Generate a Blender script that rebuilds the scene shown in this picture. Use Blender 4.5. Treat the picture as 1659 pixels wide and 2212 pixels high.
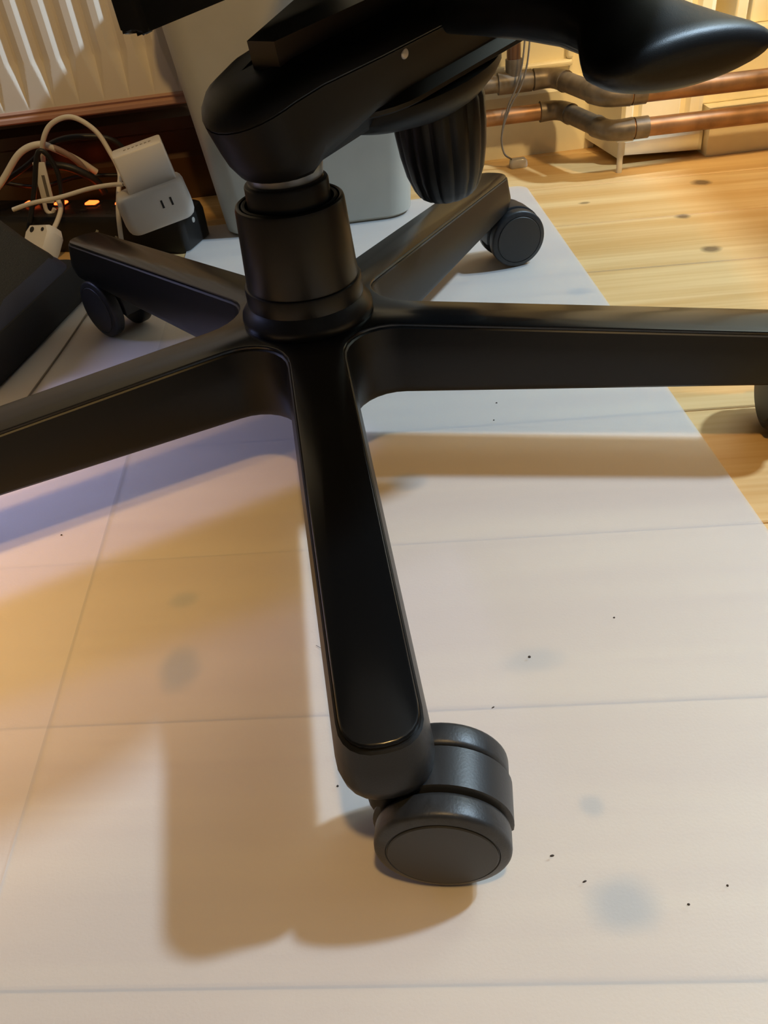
import bpy, bmesh, math, random
from mathutils import Vector, Matrix
R_ = math.radians
random.seed(7)
for o in list(bpy.data.objects): bpy.data.objects.remove(o, do_unlink=True)
SC = bpy.context.scene
COL = SC.collection

# ------------------------------------------------------------ camera
CAM_LOC = Vector((0.0411, -0.5079, 0.3304))
YAW, PITCH, ROLL, FPX = R_(-0.929), R_(38.962), R_(-7.427), 1744.6
fwd = Vector((math.sin(YAW)*math.cos(PITCH), math.cos(YAW)*math.cos(PITCH), -math.sin(PITCH)))
r0 = Vector((math.cos(YAW), -math.sin(YAW), 0)); u0 = r0.cross(fwd)
rgt = math.cos(ROLL)*r0 + math.sin(ROLL)*u0
upv = -math.sin(ROLL)*r0 + math.cos(ROLL)*u0
cd = bpy.data.cameras.new('camera'); cam = bpy.data.objects.new('camera', cd); COL.objects.link(cam)
cd.sensor_fit = 'HORIZONTAL'; cd.sensor_width = 36.0; cd.lens = FPX/1659*36.0
cd.clip_start = 0.01; cd.clip_end = 50
M = Matrix((rgt, upv, -fwd)).transposed().to_4x4(); M.translation = CAM_LOC
cam.matrix_world = M
SC.camera = cam
cd.dof.use_dof = False

# ------------------------------------------------------------ world, lights, exposure
w = bpy.data.worlds.new('world'); SC.world = w; w.use_nodes = True
w.node_tree.nodes['Background'].inputs[0].default_value = (0.55, 0.6, 0.8, 1)
w.node_tree.nodes['Background'].inputs[1].default_value = 0.02
def point(name, loc, col, power, rad):
    l = bpy.data.lights.new(name, 'POINT'); l.color = col; l.energy = power; l.shadow_soft_size = rad
    o = bpy.data.objects.new(name, l); o.location = loc; COL.objects.link(o); return o
def area(name, loc, target, col, power, sx, sy):
    l = bpy.data.lights.new(name, 'AREA'); l.shape = 'RECTANGLE'; l.size = sx; l.size_y = sy; l.color = col; l.energy = power
    o = bpy.data.objects.new(name, l); o.location = loc; COL.objects.link(o)
    o.rotation_euler = (Vector(target)-Vector(loc)).to_track_quat('-Z', 'Y').to_euler(); return o
point('daylight_lamp', (1.42, 0.15, 1.50), (0.60, 0.80, 1.0), 142, 0.052)
point('warm_lamp', (0.14, -0.74, 1.45), (1.0, 0.62, 0.22), 34, 0.04)
area('added_wall_fill', (0.55, -0.05, 0.75), (0.47, 0.62, 0.10), (1.0, 0.70, 0.32), 0.50, 0.06, 0.06).data.spread = R_(50)  # added warm fill that brightens the right wall, not a known lamp
area('added_left_fill', (-0.45, -0.45, 0.75), (-0.26, -0.15, 0), (1.0, 0.62, 0.23), 0.20, 0.06, 0.06).data.spread = R_(34)  # added narrow warm fill for the left of the mat, not a known lamp
area('blue_left_light', (-0.80, 0.27, 0.47), (-0.28, 0.02, 0), (0.42, 0.50, 1.0), 0.30, 0.12, 0.08).data.spread = R_(37)  # dim blue light from the left, its source unseen
vs = SC.view_settings
vs.view_transform = 'Standard'; vs.look = 'None'; vs.exposure = 0.0; vs.gamma = 1.0; vs.use_curve_mapping = False
SC.display_settings.display_device = 'sRGB'

# ------------------------------------------------------------ materials
MATS = {}
def srgb(r, g, b):
    f = lambda c: (c/255/12.92) if c/255 <= 0.04045 else ((c/255+0.055)/1.055)**2.4
    return (f(r), f(g), f(b), 1)
def mat(name, col, rough=0.5, metal=0.0, spec=0.5, coat=0.0, bump=0.0, bscale=400.0, var=0.0, vscale=12.0, emit=None, estr=0.0, trans=0.0):
    if name in MATS: return MATS[name]
    m = bpy.data.materials.new(name); m.use_nodes = True; nt = m.node_tree; b = nt.nodes['Principled BSDF']
    b.inputs['Base Color'].default_value = col; b.inputs['Roughness'].default_value = rough
    b.inputs['Metallic'].default_value = metal; b.inputs['Specular IOR Level'].default_value = spec
    b.inputs['Coat Weight'].default_value = coat
    b.inputs['Transmission Weight'].default_value = trans
    if emit: b.inputs['Emission Color'].default_value = emit; b.inputs['Emission Strength'].default_value = estr
    g = nt.nodes.new('ShaderNodeNewGeometry')
    if var > 0:
        n = nt.nodes.new('ShaderNodeTexNoise'); n.inputs['Scale'].default_value = vscale; n.inputs['Detail'].default_value = 5
        nt.links.new(g.outputs['Position'], n.inputs['Vector'])
        r = nt.nodes.new('ShaderNodeMapRange'); r.inputs[1].default_value = 0.3; r.inputs[2].default_value = 0.7
        r.inputs[3].default_value = 1-var; r.inputs[4].default_value = 1+var*0.5
        nt.links.new(n.outputs['Fac'], r.inputs[0])
        mx = nt.nodes.new('ShaderNodeMix'); mx.data_type = 'RGBA'; mx.blend_type = 'MULTIPLY'; mx.inputs[0].default_value = 1
        mx.inputs[6].default_value = col; nt.links.new(r.outputs[0], mx.inputs[7]); nt.links.new(mx.outputs[2], b.inputs['Base Color'])
    if bump > 0:
        n = nt.nodes.new('ShaderNodeTexNoise'); n.inputs['Scale'].default_value = bscale; n.inputs['Detail'].default_value = 3
        nt.links.new(g.outputs['Position'], n.inputs['Vector'])
        bp = nt.nodes.new('ShaderNodeBump'); bp.inputs['Strength'].default_value = bump; bp.inputs['Distance'].default_value = 0.0005
        nt.links.new(n.outputs['Fac'], bp.inputs['Height']); nt.links.new(bp.outputs[0], b.inputs['Normal'])
    MATS[name] = m; return m

def wood_mat(name, ca, cb, knots=(), rough=0.45, ang=-0.09):
    m = bpy.data.materials.new(name); m.use_nodes = True; nt = m.node_tree; N = nt.nodes.new; L = nt.links.new
    b = nt.nodes['Principled BSDF']; b.inputs['Roughness'].default_value = rough
    g = N('ShaderNodeNewGeometry'); oi = N('ShaderNodeObjectInfo')
    mp = N('ShaderNodeMapping'); mp.inputs['Rotation'].default_value = (0, 0, math.atan(-ang)); L(g.outputs['Position'], mp.inputs[0])
    cmb = N('ShaderNodeCombineXYZ'); L(oi.outputs['Random'], cmb.inputs[0]); L(oi.outputs['Random'], cmb.inputs[2])
    sc = N('ShaderNodeVectorMath'); sc.operation = 'SCALE'; sc.inputs['Scale'].default_value = 7.0; L(cmb.outputs[0], sc.inputs[0])
    ad = N('ShaderNodeVectorMath'); ad.operation = 'ADD'; L(mp.outputs[0], ad.inputs[0]); L(sc.outputs[0], ad.inputs[1])
    st = N('ShaderNodeMapping'); st.inputs['Scale'].default_value = (2.2, 46, 6); L(ad.outputs[0], st.inputs[0])
    n1 = N('ShaderNodeTexNoise'); n1.inputs['Scale'].default_value = 1.0; n1.inputs['Detail'].default_value = 5; n1.inputs['Distortion'].default_value = 0.6; L(st.outputs[0], n1.inputs['Vector'])
    st2 = N('ShaderNodeMapping'); st2.inputs['Scale'].default_value = (6, 260, 6); L(ad.outputs[0], st2.inputs[0])
    n2 = N('ShaderNodeTexNoise'); n2.inputs['Scale'].default_value = 1.0; n2.inputs['Detail'].default_value = 3; L(st2.outputs[0], n2.inputs['Vector'])
    mr = N('ShaderNodeMapRange'); mr.inputs[1].default_value = 0.35; mr.inputs[2].default_value = 0.7; L(n1.outputs['Fac'], mr.inputs[0])
    mr2 = N('ShaderNodeMapRange'); mr2.inputs[1].default_value = 0.4; mr2.inputs[2].default_value = 0.75; mr2.inputs[4].default_value = 0.4; L(n2.outputs['Fac'], mr2.inputs[0])
    sm = N('ShaderNodeMath'); sm.operation = 'ADD'; sm.use_clamp = True; L(mr.outputs[0], sm.inputs[0]); L(mr2.outputs[0], sm.inputs[1])
    mx = N('ShaderNodeMix'); mx.data_type = 'RGBA'; L(sm.outputs[0], mx.inputs[0]); mx.inputs[6].default_value = ca; mx.inputs[7].default_value = cb
    out = mx.outputs[2]
    for (kx, ky, ka, kb, dark) in knots:
        s = N('ShaderNodeVectorMath'); s.operation = 'SUBTRACT'; L(g.outputs['Position'], s.inputs[0]); s.inputs[1].default_value = (kx, ky, 0)
        k = N('ShaderNodeVectorMath'); k.operation = 'MULTIPLY'; L(s.outputs[0], k.inputs[0]); k.inputs[1].default_value = (1/ka, 1/kb, 0)
        nz = N('ShaderNodeTexNoise'); nz.inputs['Scale'].default_value = 90; L(g.outputs['Position'], nz.inputs['Vector'])
        ln = N('ShaderNodeVectorMath'); ln.operation = 'LENGTH'; L(k.outputs[0], ln.inputs[0])
        a2 = N('ShaderNodeMath'); a2.operation = 'ADD'; L(ln.outputs['Value'], a2.inputs[0])
        n3 = N('ShaderNodeMath'); n3.operation = 'MULTIPLY'; n3.inputs[1].default_value = 0.5; L(nz.outputs['Fac'], n3.inputs[0]); L(n3.outputs[0], a2.inputs[1])
        mrk = N('ShaderNodeMapRange'); mrk.inputs[1].default_value = 0.75; mrk.inputs[2].default_value = 1.35; mrk.inputs[3].default_value = dark; mrk.inputs[4].default_value = 0; L(a2.outputs[0], mrk.inputs[0])
        mk = N('ShaderNodeMix'); mk.data_type = 'RGBA'; L(mrk.outputs[0], mk.inputs[0]); L(out, mk.inputs[6]); mk.inputs[7].default_value = (0.09, 0.045, 0.018, 1)
        out = mk.outputs[2]
    L(out, b.inputs['Base Color'])
    bp = N('ShaderNodeBump'); bp.inputs['Strength'].default_value = 0.15; bp.inputs['Distance'].default_value = 0.0006; L(n2.outputs['Fac'], bp.inputs['Height']); L(bp.outputs[0], b.inputs['Normal'])
    MATS[name] = m; return m

def frosted(name, col, see, rough):
    m = bpy.data.materials.new(name); m.use_nodes = True; nt = m.node_tree; N = nt.nodes.new; L = nt.links.new
    b = nt.nodes['Principled BSDF']; b.inputs['Base Color'].default_value = col; b.inputs['Roughness'].default_value = rough; b.inputs['Specular IOR Level'].default_value = 0.4
    g = N('ShaderNodeNewGeometry')
    n = N('ShaderNodeTexNoise'); n.inputs['Scale'].default_value = 750; n.inputs['Detail'].default_value = 2; L(g.outputs['Position'], n.inputs['Vector'])
    bp = N('ShaderNodeBump'); bp.inputs['Strength'].default_value = 0.25; bp.inputs['Distance'].default_value = 0.0004; L(n.outputs['Fac'], bp.inputs['Height']); L(bp.outputs[0], b.inputs['Normal'])
    t = N('ShaderNodeBsdfTransparent'); t.inputs[0].default_value = (1, 1, 1, 1)
    mx = N('ShaderNodeMixShader'); mx.inputs[0].default_value = see; L(b.outputs[0], mx.inputs[1]); L(t.outputs[0], mx.inputs[2])
    L(mx.outputs[0], nt.nodes['Material Output'].inputs['Surface'])
    MATS[name] = m; return m

KN = [(0.4415,0.4391,0.012,0.011,.8),(0.3861,0.3434,0.009,0.008,.8),(0.3817,0.2511,0.011,0.009,.8),(0.2358,0.1928,0.013,0.009,.8),(0.1135,-0.3621,0.016,0.012,.95),
      (0.0527,-0.0671,0.014,0.011,.95),(-0.0902,-0.157,0.010,0.007,.7),(-0.0857,-0.2112,0.012,0.018,.9),(0.1035,-0.2335,0.018,0.009,.5),(0.112,-0.318,0.006,0.006,.7),(0.62,0.3,0.014,0.012,.8),(0.3,0.42,0.007,0.004,.6)]
PINE = wood_mat('pine_boards', (0.80, 0.55, 0.25, 1), (0.66, 0.38, 0.13, 1), KN)
BLACK = mat('black_nylon', (0.0042, 0.0041, 0.004, 1), rough=0.40, spec=0.33, bump=0.12, bscale=1800)
GLOSS = mat('black_gloss_cover', (0.004, 0.004, 0.0042, 1), rough=0.20, spec=0.5)
MATTE = mat('black_matte', (0.0026, 0.0026, 0.0026, 1), rough=0.5, spec=0.22)
TUBE = mat('black_painted_steel', (0.006, 0.0055, 0.005, 1), rough=0.36, spec=0.42)
COLLAR = mat('dark_grey_steel', (0.16, 0.17, 0.18, 1), rough=0.35, metal=0.6)
TYRE = mat('charcoal_wheel', (0.022, 0.023, 0.025, 1), rough=0.42, bump=0.15, bscale=900, var=0.3, vscale=260)
FACE = mat('charcoal_wheel_face', (0.028, 0.028, 0.028, 1), rough=0.5)
PIN = mat('pin_nickel', (0.65, 0.62, 0.56, 1), rough=0.35, metal=0.4)
CREAM = mat('cream_gloss_paint', (0.92, 0.83, 0.60, 1), rough=0.35, var=0.10, vscale=14)
WALLP = mat('wall_paint', (0.92, 0.83, 0.60, 1), rough=0.8, var=0.04)
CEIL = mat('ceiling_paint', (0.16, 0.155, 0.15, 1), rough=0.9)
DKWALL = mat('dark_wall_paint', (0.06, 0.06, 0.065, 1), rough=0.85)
RADM = mat('radiator_enamel', (0.80, 0.74, 0.64, 1), rough=0.32)
RAIL = mat('radiator_rail', (0.52, 0.30, 0.22, 1), rough=0.4)
DKWOOD = mat('dark_stained_wood', (0.075, 0.034, 0.014, 1), rough=0.28, var=0.35, vscale=9)
BINM = mat('bin_plastic', (0.48, 0.465, 0.40, 1), rough=0.45, var=0.05, vscale=30)
COPPER = mat('copper_pipe', (0.36, 0.185, 0.085, 1), rough=0.42, metal=0.5, var=0.4, vscale=40)
OLDPIPE = mat('painted_pipe', (0.17, 0.125, 0.08, 1), rough=0.42, metal=0.3, var=0.45, vscale=60)
WHITEP = mat('white_plastic', (0.80, 0.77, 0.72, 1), rough=0.4)
BLKP = mat('black_strip_plastic', (0.012, 0.011, 0.010, 1), rough=0.4)
CABW = mat('white_cable', (0.76, 0.72, 0.64, 1), rough=0.5)
CABB = mat('black_cable', (0.012, 0.011, 0.010, 1), rough=0.45)
GREYC = mat('grey_cable', (0.16, 0.13, 0.10, 1), rough=0.5)
NEON = mat('lit_neon_rocker', (0.7, 0.05, 0.01, 1), rough=0.3, emit=(1.0, 0.10, 0.015, 1), estr=5.0)
SLOT = mat('slot_dark', (0.02, 0.017, 0.015, 1), rough=0.7)
BAGM = mat('black_bag_fabric', (0.010, 0.010, 0.013, 1), rough=0.8, bump=0.5, bscale=1200)
STRAP = mat('navy_webbing', (0.022, 0.026, 0.055, 1), rough=0.6, bump=0.5, bscale=1500)
MESHF = mat('black_net', (0.02, 0.018, 0.014, 1), rough=0.6, bump=1.0, bscale=900, var=0.8, vscale=900)
CLEARP = mat('clear_plastic', (0.62, 0.56, 0.48, 1), rough=0.2, trans=0.35)
BRASS = mat('plug_pin', (0.8, 0.68, 0.42, 1), rough=0.25, metal=0.9)
MATSH = frosted('frosted_mat', (0.86, 0.86, 0.86, 1), 0.62, 0.42)
MATS2 = frosted('frosted_sheet', (0.87, 0.85, 0.85, 1), 0.56, 0.42)
GREYINK = mat('grey_print', (0.34, 0.30, 0.25, 1), rough=0.6)
SPECK = mat('dirt_speck', (0.05, 0.04, 0.035, 1), rough=0.9)
OAK = wood_mat('added_cabinet_oak', (0.12, 0.06, 0.025, 1), (0.07, 0.035, 0.015, 1))

# ------------------------------------------------------------ helpers
def link(name, me, m, parent=None, smooth=35):
    me.materials.clear(); me.materials.append(m)
    if smooth:
        for p in me.polygons: p.use_smooth = True
        me.set_sharp_from_angle(angle=R_(smooth))
    o = bpy.data.objects.new(name, me); COL.objects.link(o)
    if parent: o.parent = parent
    return o
def fin(name, bm, m, parent=None, smooth=35):
    bmesh.ops.recalc_face_normals(bm, faces=bm.faces[:])
    me = bpy.data.meshes.new(name); bm.to_mesh(me); bm.free()
    return link(name, me, m, parent, smooth)
def empty(name, loc, label, cat, group=None, rz=0):
    o = bpy.data.objects.new(name, None); o.location = loc; o.rotation_euler = (0, 0, rz); o.empty_display_size = 0.02; COL.objects.link(o)
    return tag(o, label, cat, group)
def tag(o, label, cat, group=None):
    o['label'] = label; o['category'] = cat
    if group: o['group'] = group
    return o
def struct(o, label=None):
    o['kind'] = 'structure'
    if label: o['label'] = label
    return o
def loft(bm, rings, cap0=True, cap1=True, closed=False):
    vr = [[bm.verts.new(p) for p in r] for r in rings]
    n = len(rings[0])
    prs = list(zip(vr, vr[1:])) + ([(vr[-1], vr[0])] if closed else [])
    for a, b in prs:
        for i in range(n):
            j = (i+1) % n
            bm.faces.new((a[i], a[j], b[j], b[i]))
    if not closed:
        if cap0: bm.faces.new(list(reversed(vr[0])))
        if cap1: bm.faces.new(vr[-1])
    return vr
def lathe(bm, prof, mtx=None, n=48, cap=True):
    # prof: (radius, height) about local z
    mtx = mtx or Matrix()
    rings = [[mtx @ Vector((r*math.cos(2*math.pi*i/n), r*math.sin(2*math.pi*i/n), z)) for i in range(n)] for r, z in prof]
    return loft(bm, rings, cap, cap)
def box(bm, x0, x1, y0, y1, z0, z1, mtx=None, bev=0.0, seg=2):
    mtx = mtx or Matrix()
    v = [bm.verts.new(mtx @ Vector(p)) for p in ((x0,y0,z0),(x1,y0,z0),(x1,y1,z0),(x0,y1,z0),(x0,y0,z1),(x1,y0,z1),(x1,y1,z1),(x0,y1,z1))]
    fs = [bm.faces.new([v[i] for i in f]) for f in ((3,2,1,0),(4,5,6,7),(0,1,5,4),(1,2,6,5),(2,3,7,6),(3,0,4,7))]
    if bev > 0:
        es = list({e for f in fs for e in f.edges})
        bmesh.ops.bevel(bm, geom=es, offset=bev, segments=seg, affect='EDGES', profile=0.5)
def catmull(pts, k=8):
    P = [Vector(p) for p in pts]; P = [2*P[0]-P[1]] + P + [2*P[-1]-P[-2]]; out = []
    for i in range(1, len(P)-2):
        for s in range(k):
            t = s/k; a, b, c, d = P[i-1], P[i], P[i+1], P[i+2]
            out.append(0.5*((2*b)+(c-a)*t+(2*a-5*b+4*c-d)*t*t+(3*b-a-3*c+d)*t**3))
    out.append(P[-2]); return out
def tube(bm, path, rad, n=10, cap=True):
    path = [Vector(p) for p in path]; rads = rad if isinstance(rad, (list, tuple)) else [rad]*len(path)
    t0 = (path[1]-path[0]).normalized(); nrm = t0.orthogonal().normalized(); rings = []
    for i, p in enumerate(path):
        t = (path[min(i+1, len(path)-1)]-path[max(i-1, 0)]).normalized()
        nrm = (nrm-t*nrm.dot(t)).normalized(); bn = t.cross(nrm)
        rings.append([p+rads[i]*(math.cos(2*math.pi*k/n)*nrm+math.sin(2*math.pi*k/n)*bn) for k in range(n)])
    loft(bm, rings, cap, cap)
def T(x, y, z): return Matrix.Translation((x, y, z))
def RZ(a): return Matrix.Rotation(a, 4, 'Z')
def rrect(hx, hy, r, n=5):
    out = []
    for cx, cy, a0 in ((hx-r, hy-r, 0), (-hx+r, hy-r, 90), (-hx+r, -hy+r, 180), (hx-r, -hy+r, 270)):
        for i in range(n+1):
            a = R_(a0+90*i/n); out.append((cx+r*math.cos(a), cy+r*math.sin(a)))
    return out
def stadium(x0, x1, hw, off, n=14):
    # rounded nose at x0 (centre of the nose circle), rounded far end at x1
    out = []; r = hw-off
    for i in range(n+1):
        a = R_(90+180*i/n); out.append((x0+r*math.cos(a), r*math.sin(a)))
    for i in range(n+1):
        a = R_(-90+180*i/n); out.append((x1+r*0.6*math.cos(a), r*math.sin(a)))
    return out

# ------------------------------------------------------------ room shell
XL, XR, YF, YB, ZC = -1.9, 2.1, -2.4, 0.64, 2.4
ZF = -0.0022
bm = bmesh.new(); box(bm, XL, XR, YF, YB+0.1, -0.06, ZF-0.022)
FLOOR = struct(fin('floor', bm, mat('subfloor', (0.05, 0.03, 0.015, 1), rough=0.9), smooth=0), 'pale pine floorboards running along the wall')
SL = -0.09; PW = 0.127; al = math.atan(SL)
bm = bmesh.new(); box(bm, -2.15, 2.15, -PW*math.cos(al)/2+0.0006, PW*math.cos(al)/2-0.0006, -0.02, 0, bev=0.0009, seg=1)
bmesh.ops.recalc_face_normals(bm, faces=bm.faces[:]); pm = bpy.data.meshes.new('plank'); bm.to_mesh(pm); bm.free(); pm.materials.append(PINE)
for k in range(-20, 7):
    o = bpy.data.objects.new('plank', pm); COL.objects.link(o); o.parent = FLOOR
    o.location = (0.05, 0.001+PW*k+PW/2-0.05*0.09, ZF); o.rotation_euler = (0, 0, al)
def slab(name, x0, x1, y0, y1, z0, z1, m, lab=None, bev=0):
    bm = bmesh.new(); box(bm, x0, x1, y0, y1, z0, z1, bev=bev); o = fin(name, bm, m, smooth=0)
    return struct(o, lab)
slab('wall_back', XL, XR, YB, YB+0.1, -0.03, ZC, WALLP, 'cream painted wall behind the pipes')
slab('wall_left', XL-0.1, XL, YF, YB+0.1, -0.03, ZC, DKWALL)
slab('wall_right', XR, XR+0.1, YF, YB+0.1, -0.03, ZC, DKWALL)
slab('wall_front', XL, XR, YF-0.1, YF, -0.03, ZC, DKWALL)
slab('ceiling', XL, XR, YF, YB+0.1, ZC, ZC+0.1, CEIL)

# dark stained baseboard under the radiator
bm = bmesh.new()
prof = [(YB, ZF), (YB-0.020, ZF), (YB-0.020, 0.050), (YB-0.016, 0.056), (YB-0.016, 0.082), (YB-0.026, 0.086), (YB-0.026, 0.100), (YB-0.012, 0.108), (YB-0.012, 0.150), (YB, 0.155)]
loft(bm, [[(x, y, z) for y, z in prof] for x in (XL, 0.13)])
struct(fin('baseboard_left', bm, DKWOOD, smooth=0), 'dark glossy stained baseboard under the radiator')
# cream baseboard in the recess
bm = bmesh.new()
prof = [(YB, ZF), (YB-0.016, ZF), (YB-0.016, 0.072), (YB-0.008, 0.084), (YB, 0.086)]
loft(bm, [[(x, y, z) for y, z in prof] for x in (0.13, 0.365)])
struct(fin('baseboard_back', bm, CREAM, smooth=0), 'cream baseboard behind the grey pipe bends')
# raised panel moulding on the recess wall
bm = bmesh.new()
for x0, x1, z0, z1 in ((0.14, 0.335, 0.098, 0.106), (0.14, 0.148, 0.106, 0.5), (0.327, 0.335, 0.106, 0.5)):
    box(bm, x0, x1, YB-0.010, YB, z0, z1, bev=0.003)
struct(fin('trim_1', bm, CREAM, smooth=0), 'raised panel moulding on the cream wall')
# window casing pilaster standing proud of the wall
PY = 0.545
bm = bmesh.new()
pl = [(0.352, YB), (0.376, PY+0.004), (0.380, PY), (0.388, PY), (0.391, PY+0.005), (0.397, PY+0.005), (0.400, PY+0.001), (0.446, PY+0.001), (0.449, PY+0.006), (0.455, PY+0.006), (0.459, PY), (0.470, PY), (0.476, PY+0.004), (0.476, YB)]
loft(bm, [[(x, y, z) for x, y in pl] for z in (0.030, 0.60)])
struct(fin('trim_2', bm, CREAM, smooth=0), 'fluted cream casing post behind the copper pipes')
bm = bmesh.new()
pl2 = [(0.349, YB), (0.374, PY-0.006), (0.380, PY-0.008), (0.472, PY-0.008), (0.478, PY-0.004), (0.478, YB)]
zb = [0.012, 0.004, 0.009, 0.005, 0.003, 0.012]
loft(bm, [[(x, y, z) for (x, y), z in zip(pl2, zb)], [(x, y, 0.024) for x, y in pl2], [(0.5*(x+0.415)-0.2075+0.0 if False else x, y+0.004 if y < 0.6 else y, 0.032) for x, y in pl2]])
struct(fin('trim_3', bm, CREAM, smooth=0), 'worn plinth block with a gap under it')
# right-hand baseboard and sill
bm = bmesh.new()
prof = [(YB, ZF), (0.527, ZF), (0.527, 0.042), (0.534, 0.050), (0.534, 0.052), (YB, 0.052)]
loft(bm, [[(x, y, z) for y, z in prof] for x in (0.480, XR)])
struct(fin('baseboard_right', bm, CREAM, smooth=0), 'tall cream baseboard right of the plinth')
bm = bmesh.new(); box(bm, 0.476, XR, 0.556, YB, 0.052, 0.124, bev=0.002)
struct(fin('trim_4', bm, CREAM, smooth=0), 'cream panel below the window ledge')
bm = bmesh.new(); box(bm, 0.486, XR, 0.538, YB, 0.124, 0.134, bev=0.003)
struct(fin('trim_5', bm, CREAM, smooth=0), 'narrow cream ledge above the right baseboard')
bm = bmesh.new()
for x0, x1, d in ((0.50, 0.514, 0.548), (0.522, 0.64, 0.556), (0.65, 0.664, 0.548)):
    box(bm, x0, x1, d, YB, 0.134, 0.6, bev=0.002)
struct(fin('trim_6', bm, CREAM, smooth=0), 'upright cream panelling over the ledge')

# ------------------------------------------------------------ chair mats
def sheet(name, x0, x1, y0, y1, z0, z1, m, label, ang, r=0.012):
    bm = bmesh.new(); hx, hy = (x1-x0)/2, (y1-y0)/2; out = rrect(hx, hy, r)
    loft(bm, [[(a, b, z0) for a, b in out], [(a, b, z1) for a, b in out]])
    o = fin(name, bm, m, smooth=0); o.location = ((x0+x1)/2, (y0+y1)/2, 0); o.rotation_euler = (0, 0, ang)
    return tag(o, label, 'floor mat')
sheet('chair_mat', -0.153, 0.257, -0.62, 0.497, -0.0019, 0.0, MATSH, 'large frosted translucent plastic mat under the chair', R_(0.9), 0.014)
sheet('chair_mat', -0.62, -0.15195, -0.62, 0.36, -0.0019, -0.0001, MATS2, 'second frosted plastic sheet at the left, beyond the thin seam', R_(0.9), 0.006)

# ------------------------------------------------------------ office chair
TH0 = R_(-85.305); RT = 0.335; ZH, ZT = 0.1008, 0.085
CH = empty('office_chair', (0, 0, 0), 'black five-star swivel office chair standing on the frosted mat', 'chair')
def ztop(rho): return ZH+(ZT-ZH)*rho/RT
def star(w0, w1, rt, dz, KF=0.0475, bot=None, tipn=12):
    r = KF-w0; pts = []
    t0 = KF/math.tan(R_(36)); pc = KF/math.sin(R_(36))
    for k in range(5):
        a = TH0+k*R_(72); u = Vector((math.cos(a), math.sin(a))); v = Vector((-u.y, u.x))
        rc = rt-w1
        edge = [t0+(rc-t0)*s/5 for s in range(6)]
        hw = lambda q: w0+(w1-w0)*(q-t0)/(rc-t0)
        for q in edge[:-1]: pts.append(u*q-v*hw(q))
        for i in range(tipn+1):
            b = R_(-90+180*i/tipn); cx, sx = math.cos(b), math.sin(b)
            e = 0.82
            pts.append(u*(rc+w1*math.copysign(abs(cx)**e, cx))+v*w1*math.copysign(abs(sx)**e, sx))
        for q in reversed(edge[:-1]): pts.append(u*q+v*hw(q))
        bis = a+R_(36); c = Vector((math.cos(bis), math.sin(bis)))*pc
        for i in range(1, 8):
            g = (a-R_(90))+(-R_(108-0)+R_(0))*0
            s0 = a-R_(90); s1 = a+R_(72)+R_(90)-R_(360)
            b = s0+(s1-s0)*i/8
            pts.append(c+Vector((math.cos(b), math.sin(b)))*r)
    if bot is None: return [(p.x, p.y, ztop(p.length)+dz) for p in pts]
    return [(p.x, p.y, bot+0.004*p.length/RT+dz) for p in pts]
BOT = 0.0475
bm = bmesh.new()
loft(bm, [star(0.0172, 0.0158, 0.3375, -0.0022), star(0.0182, 0.0166, 0.3385, -0.0030), star(0.0198, 0.0182, 0.3402, -0.013), star(0.0211, 0.0194, 0.3422, -0.0215),
          star(0.0200, 0.0184, 0.3410, 0.006, bot=BOT), star(0.0196, 0.0176, 0.3390, 0.002, bot=BOT), star(0.0185, 0.0155, 0.336, 0, bot=BOT)])
fin('star_base', bm, BLACK, CH, 28)
bm = bmesh.new()
rings = [star(0.0168, 0.0153, 0.3368, -0.0026), star(0.0168, 0.0153, 0.3368, -0.0008), star(0.0164, 0.0149, 0.3362, -0.0002), star(0.0158, 0.0143, 0.3355, 0.0)]
vr = loft(bm, rings, cap0=True, cap1=False)
c = bm.verts.new((0, 0, ZH)); n = len(vr[-1])
for i in range(n): bm.faces.new((vr[-1][i], vr[-1][(i+1) % n], c))
fin('base_cover', bm, GLOSS, CH, 28)

# gas lift column
bm = bmesh.new(); lathe(bm, [(0.0435, 0.098), (0.0438, 0.1015), (0.0432, 0.1045), (0.0395, 0.1095), (0.0385, 0.1110)], cap=True)
fin('column_flange', bm, TUBE, CH, 40)
bm = bmesh.new(); lathe(bm, [(0.0384, 0.109), (0.0384, 0.1215), (0.0379, 0.1225), (0.0366, 0.1228)])
fin('column_collar', bm, TUBE, CH, 40)
bm = bmesh.new(); lathe(bm, [(0.0366, 0.118), (0.0366, 0.123), (0.0340, 0.1710), (0.0334, 0.1728), (0.0322, 0.1735), (0.0312, 0.1730), (0.0310, 0.1660), (0.0270, 0.1655)])
fin('column_cover', bm, TUBE, CH, 40)
bm = bmesh.new(); lathe(bm, [(0.0300, 0.160), (0.0300, 0.1728), (0.0290, 0.1735), (0.0278, 0.1730), (0.0276, 0.166)])
fin('cover_ring', bm, MATTE, CH, 40)
bm = bmesh.new(); lathe(bm, [(0.0258, 0.160), (0.0258, 0.1835), (0.0252, 0.1845), (0.0232, 0.1850), (0.0215, 0.1875), (0.020, 0.20)])
fin('gas_lift', bm, TUBE, CH, 40)
bm = bmesh.new(); lathe(bm, [(0.0225, 0.1862), (0.0232, 0.1870), (0.0242, 0.1965), (0.0245, 0.2080)])
fin('lift_collar', bm, COLLAR, CH, 40)

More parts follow.
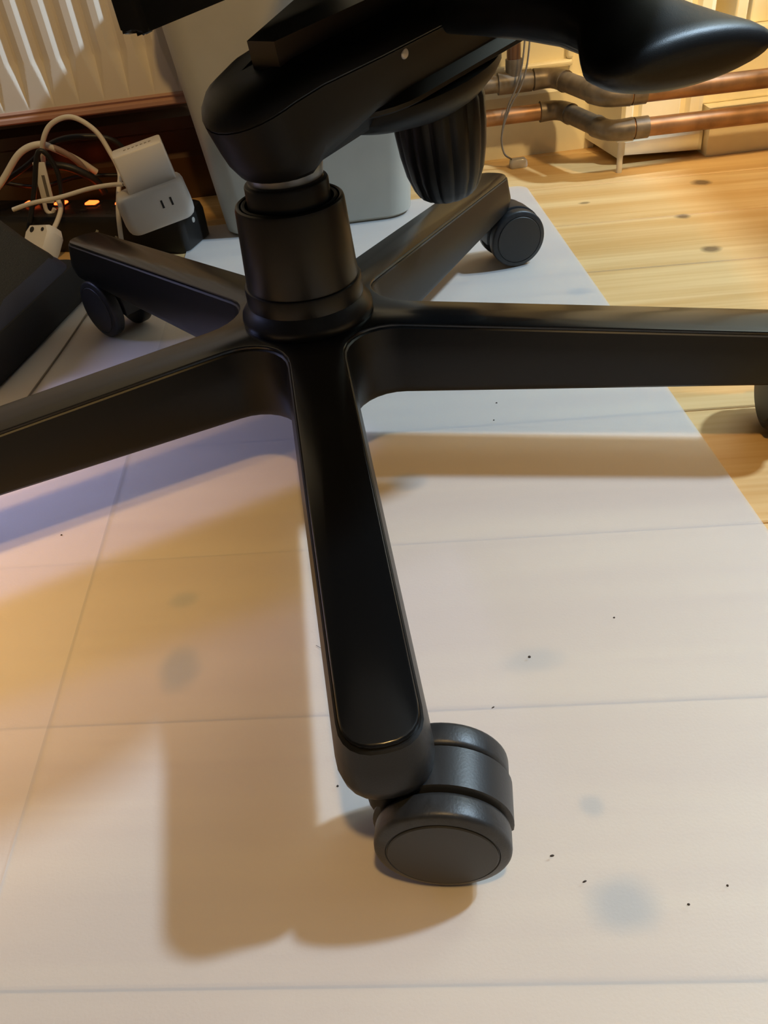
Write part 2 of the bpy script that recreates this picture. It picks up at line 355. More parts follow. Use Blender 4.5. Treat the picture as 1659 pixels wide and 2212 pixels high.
# tilt mechanism (local frame: x forward, y to the chair's left)
PHI = R_(45); TILT = R_(6)
MF = T(0, 0, 0.2385) @ RZ(PHI) @ Matrix.Rotation(-TILT, 4, 'Y')       # local z=0 is the seam
X1 = 0.235
def mplan(off, nose=-0.010, rn=0.034, n=14):
    out = []; r = rn-off; h = 0.0465-off
    for i in range(n+1):
        a = R_(96+168*i/n); out.append((nose+r*math.cos(a), r*math.sin(a)))
    out += [(0.005, -(0.0385-off)), (0.045, -(0.0455-off)), (0.10, -h)]
    for i in range(n+1):
        a = R_(-90+180*i/n); out.append((X1+h*0.6*math.cos(a), h*math.sin(a)))
    out += [(0.10, h), (0.045, 0.0455-off), (0.005, 0.0385-off)]
    return out
def mring(off, z, nose=-0.010, rn=0.034, rise=0.0):
    out = []
    for x, y in mplan(off, nose, rn):
        t = min(1, max(0, (x+0.005)/0.045)); t = t*t*(3-2*t)
        dr = 0.0125*max(0, (0.03-x)/0.074)**2*min(1, max(0, (z+0.047)/0.045))
        out.append(MF @ Vector((x, y, z+rise*t-dr)))
    return out
bm = bmesh.new()
loft(bm, [mring(0.018, -0.0470, -0.002, 0.043, 0.0135), mring(0.0130, -0.0440, -0.003, 0.041, 0.013), mring(0.0075, -0.0330, -0.006, 0.038, 0.006), mring(0.0045, -0.022, -0.008, 0.036), mring(0.0012, -0.004, -0.010, 0.0345), mring(0.0002, -0.0008)])
fin('mechanism_housing', bm, MATTE, CH, 30)
bm = bmesh.new()
loft(bm, [mring(0.0012, -0.0015), mring(0.0, 0.0005), mring(0.0008, 0.004), mring(0.0040, 0.0080), mring(0.0095, 0.0105), mring(0.018, 0.0118), mring(0.026, 0.0120)])
fin('mechanism_cover', bm, BLACK, CH, 40)
bm = bmesh.new()
wp = [(-0.004, -0.017), (0.205, -0.020), (0.205, 0.040), (0.067, 0.040), (-0.005, 0.004)]
loft(bm, [[MF @ Vector((x, y, z)) for x, y in wp] for z in (0.006, 0.0215)])
fin('seat_bracket', bm, mat('bracket_brown_reflection', (0.022, 0.014, 0.010, 1), rough=0.35), CH, 30)  # brown reflection on the black block is put into the base colour
def sring(x0, x1, hw, off, z, n=14): return [MF @ Vector((x, y, z)) for x, y in stadium(x0, x1, hw, off, n)]
bm = bmesh.new()
loft(bm, [sring(0.075, X1, 0.0455, 0.004, -0.0345), sring(0.075, X1, 0.0455, 0.0, -0.0325), sring(0.075, X1, 0.0455, 0.0, -0.0300), sring(0.075, X1, 0.0455, 0.008, -0.0215)])
fin('housing_lip', bm, BLACK, CH, 30)
# cap of the tension knob and the ribbed bell knob
KX = 0.138
def dring(cx, r, z, sx=1.0, n=40): return [MF @ Vector((cx+sx*r*math.cos(2*math.pi*i/n), r*math.sin(2*math.pi*i/n), z)) for i in range(n)]
bm = bmesh.new()
loft(bm, [dring(KX-0.016, 0.030, -0.058, 1.25), dring(KX-0.018, 0.039, -0.053, 1.45), dring(KX-0.020, 0.0455, -0.046, 1.62), dring(KX-0.020, 0.0475, -0.041, 1.68), dring(KX-0.020, 0.0475, -0.036, 1.68), dring(KX-0.020, 0.040, -0.033, 1.68)])
fin('knob_mount', bm, MATTE, CH, 40)
bm = bmesh.new()
def kring(r, z, n=112):
    out = []
    for i in range(n):
        a = 2*math.pi*i/n; ph = (i % 8)
        rr = r*(0.955 if ph == 0 else (0.975 if ph in (1, 7) else 1.0)); out.append(MF @ Vector((KX+rr*math.cos(a), -0.004+rr*math.sin(a), z)))
    return out
loft(bm, [kring(0.010, -0.1235), kring(0.0180, -0.1225), kring(0.0215, -0.1200), kring(0.0245, -0.1150), kring(0.0285, -0.1040), kring(0.0310, -0.0900), kring(0.0325, -0.0740), kring(0.0328, -0.0560), kring(0.0300, -0.0480)])
fin('tension_knob', bm, BLACK, CH, 30)
# pin on the near side
pm_ = MF @ T(0.066, -0.0437, -0.0045) @ Matrix.Rotation(R_(90), 4, 'X')
bm = bmesh.new(); lathe(bm, [(0.0030, -0.002), (0.0030, 0.0010), (0.0024, 0.0018), (0.0008, 0.0021)], pm_, 20)
fin('pin', bm, PIN, CH, 40)
# lever boss, stem and paddle on the near side
bm = bmesh.new()
bmx = MF @ T(0.128, -0.042, 0.010) @ Matrix.Rotation(R_(90), 4, 'X')
lathe(bm, [(0.0165, -0.004), (0.0165, 0.004), (0.0140, 0.0060), (0.0125, 0.0060), (0.0120, 0.012)], bmx, 32)
fin('lever_boss', bm, BLACK, CH, 40)
LV = [  # centre (world), half width along the blade, half height
    ((0.112, 0.052, 0.2600), 0.018, 0.0180), ((0.130, 0.030, 0.2600), 0.020, 0.0178), ((0.152, 0.004, 0.2585), 0.020, 0.0175), ((0.170, -0.016, 0.2560), 0.023, 0.0172),
    ((0.186, -0.031, 0.2510), 0.028, 0.0172), ((0.199, -0.040, 0.2420), 0.043, 0.0168), ((0.208, -0.046, 0.2375), 0.0515, 0.0160), ((0.2145, -0.052, 0.2355), 0.054, 0.0152),
    ((0.2175, -0.0565, 0.2348), 0.053, 0.0138), ((0.2195, -0.0595, 0.2343), 0.049, 0.0110), ((0.2205, -0.061, 0.234), 0.039, 0.0060)]
bd = Vector((0.93, 0.37, 0.0)).normalized()
rings = []
for i, (c, hw, hh) in enumerate(LV):
    f = min(1, i/6); d = Vector((0.70, 0.70, 0.0)).normalized().lerp(bd, f).normalized()
    nx = Vector((0.60, -0.75, -0.12)).normalized(); up_ = nx.cross(d).normalized()
    if up_.z < 0: up_ = -up_
    e = 0.8+0.2*f
    rings.append([Vector(c)+d*hw*math.copysign(abs(math.cos(t))**e, math.cos(t))+up_*hh*math.copysign(abs(math.sin(t))**e, math.sin(t)) for t in [2*math.pi*k/36 for k in range(36)]])
bm = bmesh.new(); loft(bm, rings); fin('height_lever', bm, BLACK, CH, 50)
# seat rail on the far side, bare end wrapped in tape
bm = bmesh.new()
loft(bm, [[MF @ Vector((x, y, z)) for x, y in ((0.040, 0.178), (0.25, 0.178), (0.25, 0.196), (0.060, 0.196))] for z in (0.006, 0.096)])
fin('seat_rail', bm, MATTE, CH, 30)
bm = bmesh.new()
rings = []
for i in range(7):
    x = 0.042-i*0.0034; out = rrect(0.0098, 0.0205, 0.004, 4); s_ = 1.0-0.06*max(0, i-2)
    rings.append([MF @ Vector((x+0.008+(a+0.0098)*1.1+random.uniform(-.0014, .0014), 0.187+a*s_+random.uniform(-.0009, .0009), 0.0255+b*s_+random.uniform(-.0009, .0009))) for a, b in out])
loft(bm, rings); fin('tape_end', bm, mat('black_crumpled_tape', (0.03, 0.027, 0.022, 1), rough=0.22), CH, 15)
# unseen seat shell and cushion, outline cut to steer the lamp shadows
SP = [(-0.18, -0.19), (0.31, -0.20), (0.33, 0.12), (0.20, 0.40), (0.08, 0.41), (-0.02, 0.20), (-0.17, 0.10)]
def srg(hx, hy, r, z):
    k = hx/0.25; n = len(SP); out = []
    for i in range(n):
        a, b, c = Vector(SP[i-1]), Vector(SP[i]), Vector(SP[(i+1) % n])
        p, q = b.lerp(a, 0.3), b.lerp(c, 0.3)
        for t in (0, .25, .5, .75, 1): out.append(p*(1-t)**2+b*2*t*(1-t)+q*t*t)
    c = Vector((0.075, 0.08))
    return [((v-c)*k+c).to_3d()+Vector((0, 0, z)) for v in out]
bm = bmesh.new(); loft(bm, [srg(0.17, 0.17, 0.07, 0.345), srg(0.225, 0.225, 0.09, 0.352), srg(0.245, 0.245, 0.10, 0.368), srg(0.24, 0.24, 0.10, 0.372)]); fin('seat_shell', bm, MATTE, CH, 40)
bm = bmesh.new(); loft(bm, [srg(0.242, 0.242, 0.10, 0.371), srg(0.25, 0.25, 0.10, 0.385), srg(0.25, 0.25, 0.10, 0.405), srg(0.235, 0.235, 0.10, 0.425), srg(0.19, 0.19, 0.09, 0.433)]); fin('seat_cushion', bm, BAGM, CH, 60)
bm = bmesh.new(); box(bm, 0.03, 0.21, -0.055, 0.055, 0.040, 0.095, MF, bev=0.004); fin('seat_carrier', bm, MATTE, CH, 30)
# casters
def make_caster(pivot_a, psi, first):
    piv = Vector((0.325*math.cos(pivot_a), 0.325*math.sin(pivot_a), 0))
    X = T(piv.x, piv.y, 0) @ RZ(psi) @ T(0.0205, 0, 0)
    bm = bmesh.new(); n = 28; rh = 0.0284
    for (ys, inner) in (((-0.0092, 0.0092), False),):
        prof = [(rh*math.cos(R_(-8+196*i/n)), 0.027+rh*math.sin(R_(-8+196*i/n))) for i in range(n+1)]
        rr = [[X @ Vector((x*s, y, 0.027+(z-0.027)*s)) for x, z in prof] for y, s in ((ys[0], 0.965), (ys[0]+0.0006, 1.0), (ys[1]-0.0006, 1.0), (ys[1], 0.965))]
        loft(bm, rr)
    hood = fin('caster', bm, mat('charcoal_caster_hood', (0.020, 0.021, 0.023, 1), rough=0.42, bump=0.1, bscale=900), CH, 40)
    bm = bmesh.new(); lathe(bm, [(0.0100, 0.034), (0.0100, 0.0560), (0.0125, 0.0575), (0.0125, 0.060)], X @ T(-0.0205, 0, 0), 24); fin('caster_stem', bm, MATTE, hood, 40)
    bm = bmesh.new(); lathe(bm, [(0.0045, -0.012), (0.0045, 0.012)], X @ T(0, 0, 0.027) @ Matrix.Rotation(R_(90), 4, 'X'), 16); fin('axle', bm, MATTE, hood, 40)
    for s in (-1, 1):
        W = X @ T(0, 0, 0.0272) @ Matrix.Rotation(R_(90), 4, 'X') @ Matrix.Scale(-1 if s > 0 else 1, 4, (0, 0, 1))
        bm = bmesh.new(); lathe(bm, [(0.012, 0.0105), (0.0258, 0.0105), (0.0268, 0.0112), (0.0272, 0.0125), (0.0272, 0.0190), (0.0270, 0.0200), (0.0264, 0.0208), (0.0254, 0.0213), (0.0226, 0.0221), (0.0222, 0.0217)], W, 56); fin('wheel', bm, TYRE, hood, 40)
        bm = bmesh.new(); lathe(bm, [(0.0218, 0.0215), (0.0218, 0.0222), (0.0214, 0.0226), (0.015, 0.0231), (0.006, 0.0233)], W, 56); fin('wheel_cap', bm, FACE, hood, 40)
for k, psi in ((0, R_(-8)), (1, R_(80)), (2, R_(12)), (3, R_(-45)), (4, R_(200))):
    make_caster(TH0+k*R_(72), psi, k == 0)

# ------------------------------------------------------------ waste bin
BN = empty('waste_bin', (-0.006, 0.500, 0.0), 'tapered pale grey plastic waste bin standing behind the chair', 'bin')
bm = bmesh.new()
def brg(hx, hy, z, r=0.028): return [(a, b, z) for a, b in rrect(hx, hy, r, 6)]
hx0, hx1, hy0, hy1 = 0.110, 0.136, 0.060, 0.064
rings = []
for z, s in ((0.004, -0.006), (0.0, -0.003)): pass
rings = [brg(hx0-0.004, hy0-0.004, 0.0), brg(hx0, hy0, 0.004)] + [brg(hx0+(hx1-hx0)*t, hy0+(hy1-hy0)*t, 0.004+0.271*t) for t in (0.3, 0.7, 1.0)]
rings += [brg(hx1-0.003, hy1-0.003, 0.275), brg(hx0, hy0-0.003, 0.012)]
loft(bm, rings); fin('bin_body', bm, BINM, BN, 40)
bm = bmesh.new()
r1 = [brg(hx1+0.0005, hy1+0.0005, 0.263), brg(hx1+0.004, hy1+0.0035, 0.264), brg(hx1+0.004, hy1+0.0035, 0.275), brg(hx1-0.001, hy1-0.001, 0.2765), brg(hx1-0.003, hy1-0.003, 0.272), brg(hx1-0.003, hy1-0.003, 0.264)]
loft(bm, r1, closed=True); fin('bin_rim', bm, BINM, BN, 40)

# ------------------------------------------------------------ radiator
RD = empty('radiator', (-0.45, 0.59, 0.128), 'cream panel radiator with pressed vertical flutes above the cables', 'radiator')
rx, ry, rz = -0.45, 0.59, 0.128
def grid(bm, xs, zs, f):
    g = [[bm.verts.new((x-rx, f(x, z)-ry, z-rz)) for x in xs] for z in zs]
    for j in range(len(zs)-1):
        for i in range(len(xs)-1): bm.faces.new((g[j][i], g[j][i+1], g[j+1][i+1], g[j+1][i]))
pitch = 0.0299; x00 = -0.3590
def flute(x, z):
    u = ((x-x00)/pitch) % 1.0; d = min(u, 1-u)*pitch        # distance from the groove centre
    t = min(1, max(0, (z-0.140)/0.048)); hw = 0.0004+0.0104*t
    dep = 0.0110*t
    if d >= hw: return 0.556
    return 0.556+dep*min(1, (hw-d)/(hw*0.95))
bm = bmesh.new()
xs = []; k0 = int((-0.86-x00)/pitch); 
for k in range(k0, 10):
    for s in range(24): xs.append(x00+pitch*(k+s/24))
xs = [x for x in xs if -0.86 < x < -0.105]
zs = [0.138+0.003*i for i in range(24)]+[0.22+0.05*i for i in range(8)]
grid(bm, xs, zs, flute); fin('front_panel', bm, RADM, RD, 25)
bm = bmesh.new(); box(bm, -0.86-rx, -0.105-rx, 0.566-ry, 0.612-ry, 0.150-rz, 0.57-rz, bev=0.004); fin('back_panel', bm, RADM, RD, 25)
bm = bmesh.new()
pr = [(0.570, 0.139), (0.555, 0.139), (0.5535, 0.1365), (0.5555, 0.134), (0.5525, 0.1315), (0.5525, 0.1275), (0.556, 0.1255), (0.575, 0.1255), (0.575, 0.1285)]
loft(bm, [[(x-rx, y-ry, z-rz) for y, z in pr] for x in (-0.862, -0.103)]); fin('bottom_rail', bm, RAIL, RD, 30)
bm = bmesh.new(); box(bm, -0.862-rx, -0.103-rx, 0.554-ry, 0.614-ry, 0.568-rz, 0.585-rz, bev=0.003); fin('top_grille', bm, RADM, RD, 25)
for xx in (-0.74, -0.24):
    bm = bmesh.new(); box(bm, xx-0.012-rx, xx+0.012-rx, 0.610-ry, 0.6405-ry, 0.2-rz, 0.5-rz, bev=0.002); fin('wall_bracket', bm, RADM, RD, 25)

# ------------------------------------------------------------ heating pipes
def pipe_run(name, z, label, za, zb_, xa, bend_x0, bend_x1, tee=None):
    P = empty(name, (0.3, 0.55, z), label, 'pipe', 'heating pipes along the wall')
    o = Vector((0.3, 0.55, z))
    ya, yb = 0.598, 0.492
    A = Vector((xa, ya, za+0.0)); B = Vector((bend_x0, ya, za)); C = Vector((bend_x1, yb, zb_)); D = Vector((1.2, yb-0.004, zb_-0.006))
    bm = bmesh.new(); tube(bm, [A-o, B+Vector((-0.018, 0, 0))-o], 0.0100, 16); fin('pipe_section', bm, OLDPIPE if tee else COPPER, P, 60)
    d = (C-B).normalized()
    bm = bmesh.new(); tube(bm, [B+d*0.016-o, C-d*0.016-o], 0.0112, 16); fin('pipe_section', bm, OLDPIPE, P, 60)
    bm = bmesh.new(); tube(bm, [C+Vector((0.018, 0, 0))-o, D-o], 0.0105, 16); fin('pipe_section', bm, COPPER, P, 60)
    for c_, p0, p1 in ((B, B+Vector((-0.026, 0, 0)), B+d*0.026), (C, C-d*0.026, C+Vector((0.028, 0, 0)))):
        pts = [p0+(c_-p0)*0.45*t for t in (0, 1)]
        a_, b_ = p0+(c_-p0)*0.45, p1+(c_-p1)*0.45
        for t in (0.25, 0.5, 0.75): pts.append(a_*(1-t)**2+c_*2*t*(1-t)+b_*t*t)
        pts += [b_, p1]
        bm = bmesh.new(); tube(bm, [p-o for p in pts], [0.0126, 0.0118, 0.0116, 0.0116, 0.0116, 0.0118, 0.0126], 18); fin('elbow', bm, OLDPIPE, P, 60)
    for xx, yy, zz in ((bend_x1+0.034, yb, zb_),):
        bm = bmesh.new(); tube(bm, [Vector((xx-0.004, yy, zz))-o, Vector((xx+0.012, yy, zz))-o], 0.0122, 16); fin('coupling', bm, OLDPIPE, P, 60)
    if tee:
        bm = bmesh.new(); tube(bm, [Vector((tee-0.020, ya, za))-o, Vector((tee+0.022, ya, za))-o], 0.0128, 18); fin('tee', bm, OLDPIPE, P, 60)
        bm = bmesh.new(); tube(bm, [Vector((tee, ya, za+0.008))-o, Vector((tee, ya, za+0.026))-o], 0.0102, 18); fin('riser_socket', bm, OLDPIPE, P, 60)
        bm = bmesh.new(); tube(bm, [Vector((tee, ya, za+0.024))-o, Vector((tee, ya, 0.9))-o], 0.0085, 18); fin('riser', bm, mat('brown_riser', (0.16, 0.075, 0.035, 1), rough=0.3, metal=0.4), P, 60)
    return P
pipe_run('heating_pipe', 0.092, 'upper copper heating pipe with a vertical riser and stepped bend', 0.0945, 0.0895, 0.13, 0.303, 0.338, tee=0.2525)
pipe_run('heating_pipe', 0.055, 'lower copper heating pipe with a stepped bend near the floor', 0.0565, 0.0520, 0.13, 0.312, 0.344)
bm = bmesh.new(); tube(bm, [(0.366, 0.510, ZF), (0.366, 0.510, 0.040)], 0.0035, 12); box(bm, 0.356, 0.376, 0.494, 0.514, 0.037, 0.0412, bev=0.001)
tag(fin('pipe_clip', bm, WHITEP, None, 40), 'small white upright clip under the lower pipe', 'pipe clip')
# round cover plate on the panelling
PLT = empty('cover_plate', (0.562, 0.556, 0.152), 'round beige cover plate on the panelling at the top right', 'cover plate')
bm = bmesh.new(); lathe(bm, [(0.0185, 0.0), (0.0185, 0.005), (0.0170, 0.0075), (0.006, 0.0085)], Matrix.Rotation(R_(90), 4, 'X'), 36)
fin('plate', bm, mat('beige_plate', (0.42, 0.34, 0.25, 1), rough=0.5), PLT, 40)
bm = bmesh.new(); lathe(bm, [(0.003, 0.008), (0.003, 0.0095), (0.001, 0.010)], Matrix.Rotation(R_(90), 4, 'X'), 16); fin('screw', bm, PIN, PLT, 40)

# ------------------------------------------------------------ power strip, adapter, charger
SD = R_(160)
SX = T(-0.147, 0.442, ZF) @ RZ(SD)
PS = empty('power_strip', (-0.147, 0.442, ZF), 'black power strip with red lit switches below the radiator', 'power strip', rz=SD)
bm = bmesh.new(); out = rrect(0.155, 0.030, 0.008, 4)
loft(bm, [[(a+0.155, b, z) for a, b in [(p*s, q*s) for p, q in out]] for z, s in ((0.0, 0.985), (0.003, 1.0), (0.034, 1.0), (0.0405, 0.985), (0.042, 0.96))])
fin('strip_body', bm, BLKP, PS, 35)
bm = bmesh.new(); lathe(bm, [(0.003, -0.001), (0.003, 0.0006), (0.001, 0.0008)], T(0.0, 0.004, 0.030) @ Matrix.Rotation(R_(-90), 4, 'Y'), 14); fin('screw', bm, PIN, PS, 40)
for t in (0.100, 0.142, 0.186, 0.230):
    bm = bmesh.new(); box(bm, t-0.0075, t+0.0075, -0.0195, -0.008, 0.040, 0.0455, Matrix(), bev=0.002); sw = fin('rocker_switch', bm, NEON, PS, 30)
    bm = bmesh.new(); box(bm, t-0.010, t+0.010, -0.0225, -0.005, 0.0405, 0.0432, Matrix(), bev=0.001); fin('switch_frame', bm, BLKP, PS, 30)
    for yy in (0.006, 0.016):
        bm = bmesh.new(); box(bm, t-0.004, t+0.004, yy-0.0012, yy+0.0012, 0.0415, 0.0424); fin('socket_slot', bm, SLOT, PS, 0)
AY = R_(13)
AD = empty('travel_adapter', (-0.180, 0.428, 0.0335), 'rounded white plug adapter with two slots on the black strip', 'adapter', rz=AY)
AD.rotation_euler = (0, R_(-9), AY)
bm = bmesh.new(); out = rrect(0.0395, 0.0225, 0.011, 6)
loft(bm, [[(a*s, b*s, z) for a, b in out] for z, s in ((0.0, 0.86), (0.002, 0.93), (0.006, 0.98), (0.012, 1.0), (0.034, 0.985), (0.038, 0.955), (0.0405, 0.90), (0.0412, 0.84))])
fin('adapter_body', bm, WHITEP, AD, 40)
for xx in (0.008, 0.0185):
    bm = bmesh.new(); box(bm, xx-0.0011, xx+0.0011, -0.0228, -0.018, 0.0195, 0.0280); fin('slot', bm, SLOT, AD, 0)
CG = empty('usb_charger', (-0.1815, 0.4325, 0.0735), 'white cube charger standing on the slotted adapter', 'charger', rz=AY)
CG.rotation_euler = (0, R_(-9), AY)
bm = bmesh.new(); out = rrect(0.0275, 0.0165, 0.0025, 4)
loft(bm, [[(a*s, b*s, z) for a, b in out] for z, s in ((0.0, 0.97), (0.001, 1.0), (0.0395, 1.0), (0.041, 0.985), (0.0415, 0.95))])
fin('charger_body', bm, WHITEP, CG, 40)
bm = bmesh.new()
for i in range(7):
    xx = -0.0145+i*0.0047; box(bm, xx, xx+0.0028, -0.0012, 0.0014, 0.0414, 0.0417); box(bm, xx+0.0004, xx+0.0012, -0.0026, 0.0020, 0.0414, 0.0417)
fin('printed_mark', bm, GREYINK, CG, 0)
bm = bmesh.new(); box(bm, -0.030, -0.0283, -0.005, 0.005, 0.008, 0.012); fin('usb_port', bm, SLOT, CG, 0)

# ------------------------------------------------------------ cables and plugs
def cable(name, pts, r, m, label, k=8):
    bm = bmesh.new(); tube(bm, catmull(pts, k), r, 10); o = fin(name, bm, m, None, 60)
    return tag(o, label, 'cable')
cable('power_cable', [(-0.440, 0.47, 0.006), (-0.415, 0.485, 0.045), (-0.373, 0.50, 0.076), (-0.340, 0.505, 0.105), (-0.316, 0.51, 0.111), (-0.302, 0.515, 0.103), (-0.285, 0.530, 0.085), (-0.270, 0.54, 0.066)], 0.0037, CABW, 'thick white cable arching up at the left edge')
cable('charging_cable', [(-0.330, 0.515, 0.060), (-0.318, 0.508, 0.090), (-0.308, 0.50, 0.114), (-0.292, 0.50, 0.132), (-0.267, 0.50, 0.137), (-0.245, 0.498, 0.121), (-0.234, 0.492, 0.098), (-0.226, 0.478, 0.078), (-0.226, 0.450, 0.064), (-0.227, 0.428, 0.048), (-0.228, 0.412, 0.024), (-0.228, 0.402, 0.003)], 0.0028, CABW, 'white cable in a high loop beside the charger')
cable('usb_cable', [(-0.349, 0.45, 0.060), (-0.325, 0.45, 0.0645), (-0.293, 0.452, 0.0665), (-0.259, 0.452, 0.0715), (-0.230, 0.440, 0.076), (-0.2045, 0.4185, 0.0805)], 0.0024, CABW, 'thin white cable running level into the side of the charger')
cable('black_cable', [(-0.475, 0.505, 0.022), (-0.400, 0.515, 0.062), (-0.341, 0.522, 0.088), (-0.307, 0.524, 0.107), (-0.273, 0.528, 0.110), (-0.236, 0.535, 0.098), (-0.222, 0.54, 0.060), (-0.225, 0.55, 0.012)], 0.0034, CABB, 'black cable arching behind the white loops')
cable('black_cable', [(-0.36, 0.47, 0.008), (-0.335, 0.485, 0.060), (-0.312, 0.49, 0.108), (-0.300, 0.492, 0.085), (-0.306, 0.485, 0.045), (-0.318, 0.47, 0.012)], 0.0030, CABB, 'black cable hanging in a narrow bend over the small white tag')
cable('black_cable', [(-0.315, 0.51, 0.088), (-0.290, 0.51, 0.082), (-0.268, 0.515, 0.064), (-0.262, 0.52, 0.046)], 0.0048, CABB, 'short thick black plug lead left of the red switches')
cable('grey_cable', [(-0.318, 0.515, 0.108), (-0.300, 0.515, 0.103), (-0.283, 0.52, 0.086), (-0.278, 0.53, 0.066)], 0.0036, mat('mauve_cable', (0.32, 0.22, 0.18, 1), rough=0.5), 'mauve grey cable dropping behind the red switches')
cable('black_cable', [(-0.45, 0.515, 0.10), (-0.40, 0.535, 0.075), (-0.35, 0.55, 0.055), (-0.30, 0.56, 0.058), (-0.25, 0.575, 0.05)], 0.0025, CABB, 'thin black cable sagging close to the dark baseboard')
cable('floor_cable', [(-0.2435, 0.278, 0.0012), (-0.250, 0.20, 0.0012), (-0.2588, 0.1176, 0.0012), (-0.266, 0.05, 0.0012), (-0.28, -0.05, 0.0012)], 0.0009, GREYC, 'very thin dark cable lying on the left plastic sheet')
cable('floor_cable', [(-0.300, 0.345, 0.0036), (-0.270, 0.338, 0.0036), (-0.235, 0.345, 0.0036), (-0.215, 0.365, 0.0036)], 0.0032, CABB, 'short black cable on the floor between bag and chair wheel')
cable('white_lead', [(-0.300, 0.378, 0.012), (-0.283, 0.362, 0.022), (-0.262, 0.356, 0.020), (-0.252, 0.350, 0.010), (-0.250, 0.336, 0.004)], 0.0022, CABW, 'bent white lead between the bag and the rear chair arm')
cable('white_lead', [(-0.302, 0.468, 0.062), (-0.300, 0.46, 0.050), (-0.308, 0.435, 0.036), (-0.318, 0.420, 0.030)], 0.0028, CABW, 'short white lead entering the white three-pin plug')
# thin clear-ended wire in front of the pipes
WR = empty('thin_wire', (0.249, 0.580, ZF), 'thin dark wire hanging past the pipes with a clear plug end', 'wire')
o0 = Vector((0.249, 0.58, ZF))
for off in (0, 0.006):
    bm = bmesh.new(); tube(bm, catmull([Vector(p)-o0 for p in ((0.268+off, 0.580, 0.30), (0.262+off, 0.578, 0.145), (0.253+off, 0.576, 0.098), (0.241+off*.5, 0.576, 0.072), (0.233, 0.576, 0.040), (0.236, 0.577, 0.018), (0.246, 0.577, 0.009))], 8), 0.0011, 8); fin('strand', bm, GREYC, WR, 60)
bm = bmesh.new(); out = rrect(0.0115, 0.0070, 0.003, 3)
loft(bm, [[(a*s+0.006, b*s, z) for a, b in out] for z, s in ((0.0002, 0.9), (0.002, 1.0), (0.008, 0.95), (0.0105, 0.75))]); fin('clear_plug', bm, CLEARP, WR, 40)
# white three-pin plug leaning on the bag
PG = empty('mains_plug', (-0.309, 0.392, 0.036), 'white three-pin plug lying beside the black bag', 'plug', rz=R_(-28))
PG.rotation_euler = (R_(45), R_(-6), R_(-32))
bm = bmesh.new(); out = [(-0.020, 0.012), (-0.015, 0.020), (0.015, 0.020), (0.020, 0.012), (0.019, -0.006), (0.0135, -0.024), (0.006, -0.028), (-0.006, -0.028), (-0.0135, -0.024), (-0.019, -0.006)]
loft(bm, [[(a*s, b*s, z) for a, b in out] for z, s in ((-0.012, 0.86), (-0.009, 0.96), (0.0, 1.0), (0.007, 0.97), (0.010, 0.88))]); fin('plug_body', bm, WHITEP, PG, 30)
for xx, rr in ((-0.008, 0.0032), (0.0095, 0.0022)):
    bm = bmesh.new(); lathe(bm, [(rr, 0.0098), (rr, 0.0106), (rr*0.3, 0.0107)], T(xx, 0.013, 0), 16); fin('screw_hole', bm, SLOT, PG, 40)
bm = bmesh.new(); tube(bm, [(-0.021, 0.002, 0.004), (-0.006, -0.006, 0.0108), (0.008, -0.012, 0.0105), (0.019, -0.012, 0.004)], 0.0014, 8); fin('seam_groove', bm, SLOT, PG, 60)
TG = empty('cable_tag', (-0.320, 0.490, 0.045), 'small white folded tag hanging among the black cables', 'tag')
bm = bmesh.new(); box(bm, -0.009, 0.005, -0.0015, 0.0015, 0.006, 0.052, Matrix.Rotation(R_(6), 4, 'Y'), bev=0.001); fin('tag_sheet', bm, WHITEP, TG, 30)
bm = bmesh.new(); box(bm, -0.002, 0.0015, -0.002, 0.0, 0.014, 0.038, Matrix.Rotation(R_(6), 4, 'Y')); fin('tag_print', bm, mat('grey_tag_print', (0.16, 0.14, 0.12, 1), rough=0.6), TG, 0)
bm = bmesh.new(); tube(bm, catmull([(-0.006, 0, 0.010), (-0.007, 0, -0.002), (-0.002, 0, -0.006), (0.003, 0, -0.001)], 5), 0.0025, 8); fin('tag_curl', bm, WHITEP, TG, 40)
# plug pins lying in front of the strip
for i, (x, y, z, lab) in enumerate(((-0.262, 0.432, 0.030, 'left'), (-0.238, 0.415, 0.026, 'right'))):
    L_ = empty('plug_lead', (x, y, 0.004), 'black lead with a brass tip, the %s of two below the red switches' % lab, 'lead')
    bm = bmesh.new(); tube(bm, [(0.004, 0.004, z-0.004), (0.0, 0.0, z-0.010)], 0.0020, 8); fin('brass_tip', bm, BRASS, L_, 40)
    bm = bmesh.new(); tube(bm, catmull([(0.0, 0.0, z-0.010), (-0.012, -0.012, z-0.019), (-0.030, -0.035, 0.0)], 6), 0.0022, 8); fin('lead_sleeve', bm, GREYC, L_, 40)

# ------------------------------------------------------------ laptop bag
BG = empty('laptop_bag', (-0.40, 0.23, 0), 'black fabric bag with navy webbing edge at the left', 'bag', rz=R_(-12))
bm = bmesh.new(); out = rrect(0.128, 0.138, 0.018, 5)
loft(bm, [[(a*s, b*s, z) for a, b in out] for z, s in ((0.0, 0.96), (0.004, 0.99), (0.016, 1.0), (0.030, 0.985), (0.036, 0.955))]); fin('bag_body', bm, BAGM, BG, 40)
bm = bmesh.new(); out2 = rrect(0.112, 0.122, 0.03, 5)
rings = []
for z, s in ((0.034, 1.08), (0.042, 1.04), (0.050, 0.98)):
    rings.append([(a*s, b*s, z) for a, b in out2])
loft(bm, rings); fin('webbing_edge', bm, STRAP, BG, 40)
bm = bmesh.new()
rings = []
for z, s, sh in ((0.048, 0.95, 0.0), (0.070, 0.88, -0.012), (0.095, 0.80, -0.025), (0.120, 0.62, -0.035), (0.132, 0.42, -0.04)):
    rings.append([(a*s+sh+0.030+random.uniform(-.002, .002), b*s+sh*0.3+0.03+random.uniform(-.002, .002), z+random.uniform(-.002, .002)) for a, b in rrect(0.085, 0.105, 0.035, 5)])
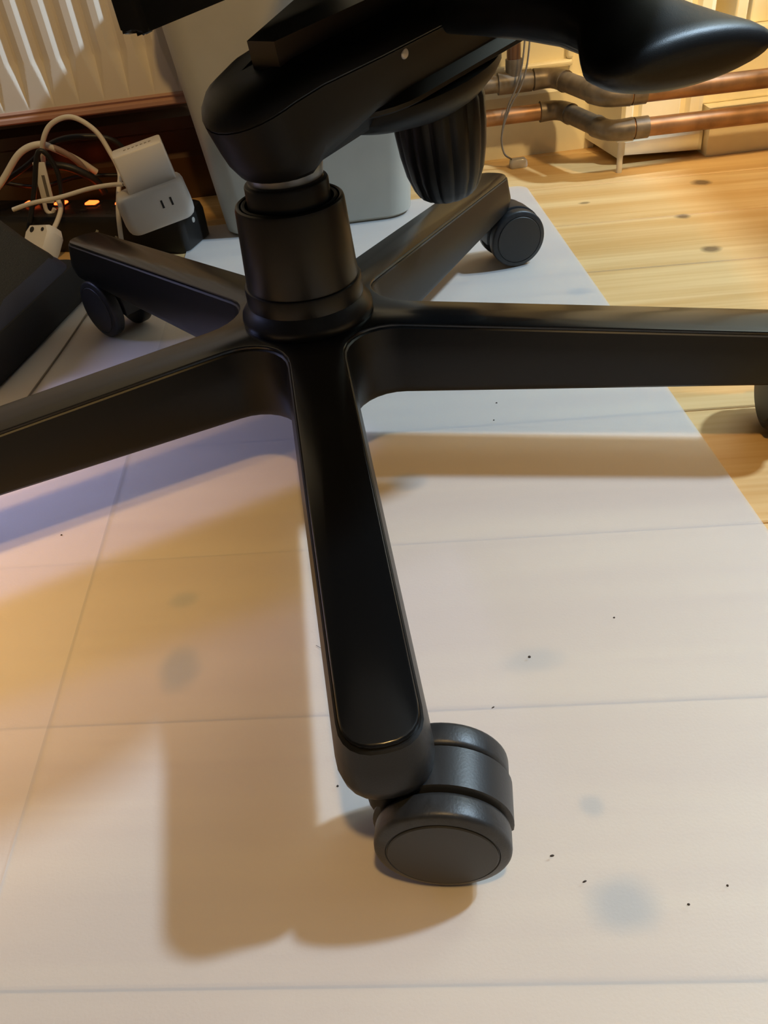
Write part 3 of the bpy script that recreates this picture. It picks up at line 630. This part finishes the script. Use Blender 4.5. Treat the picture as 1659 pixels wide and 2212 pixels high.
loft(bm, rings); fin('net_pouch', bm, MESHF, BG, 40)

# ------------------------------------------------------------ unseen cabinet added at the right to shade the floor
CB = empty('added_shade_cabinet', (1.02, 0.13, ZF), 'added unseen dark oak cabinet that shades the floor at the right', 'cabinet')
bm = bmesh.new(); box(bm, -0.215, 0.215, -0.31, 0.315, 0.05, 0.555, bev=0.003); fin('carcass', bm, OAK, CB, 30)
bm = bmesh.new(); box(bm, -0.220, 0.220, -0.325, 0.32, 0.555, 0.575, bev=0.003); fin('top_board', bm, OAK, CB, 30)
for s in (-1, 1):
    bm = bmesh.new(); box(bm, -0.105+s*0.106-0.103+0.105, -0.105+s*0.106+0.103+0.105, -0.324, -0.31, 0.06, 0.545, bev=0.002); d = fin('door', bm, OAK, CB, 30)
    bm = bmesh.new(); lathe(bm, [(0.006, 0), (0.006, 0.008), (0.011, 0.014), (0.009, 0.020), (0.003, 0.022)], T(s*0.02, -0.324, 0.30) @ Matrix.Rotation(R_(90), 4, 'X'), 20); fin('knob', bm, BRASS, d, 40)
    for q in (-1, 1):
        bm = bmesh.new(); box(bm, s*0.185-0.018, s*0.185+0.018, q*0.28-0.018, q*0.28+0.018, 0.0, 0.052, bev=0.003); fin('leg', bm, OAK, CB, 30)

# ------------------------------------------------------------ dirt on the mat
bm = bmesh.new()
for x, y, a, b, ang in ((0.0779, -0.2988, .0007, .0006, 0), (0.0895, -0.3398, .0010, .0005, .1), (0.0, -0.2955, .0006, .0006, 0), (0.1020, -0.2330, .0008, .0008, 0), (0.1375, -0.3655, .0006, .0005, 0), (0.128, 0.015, .0008, .0006, 0), (0.122, -0.008, .0007, .0006, 0),
                    (0.100, -0.352, .0010, .0004, .3), (0.152, -0.213, .0006, .0005, 0), (-0.182, -0.083, .0007, .0006, 0), (0.155, -0.36, .0005, .0005, 0), (0.078, -0.262, .0009, .0003, .4)):
    lathe(bm, [(1, 0.0001), (0.6, 0.0006)], T(x, y, 0) @ RZ(ang) @ Matrix.Diagonal((a, b, 1, 1)), 8)
tube(bm, catmull([(-0.010, -0.208, 0.0006), (-0.004, -0.214, 0.0008), (0.0, -0.222, 0.0007), (0.001, -0.229, 0.0005)], 6), 0.00012, 5)
o = fin('floor_dirt', bm, SPECK, None, 0); o['kind'] = 'stuff'; tag(o, 'dark specks of dirt scattered on the frosted mat', 'dirt')
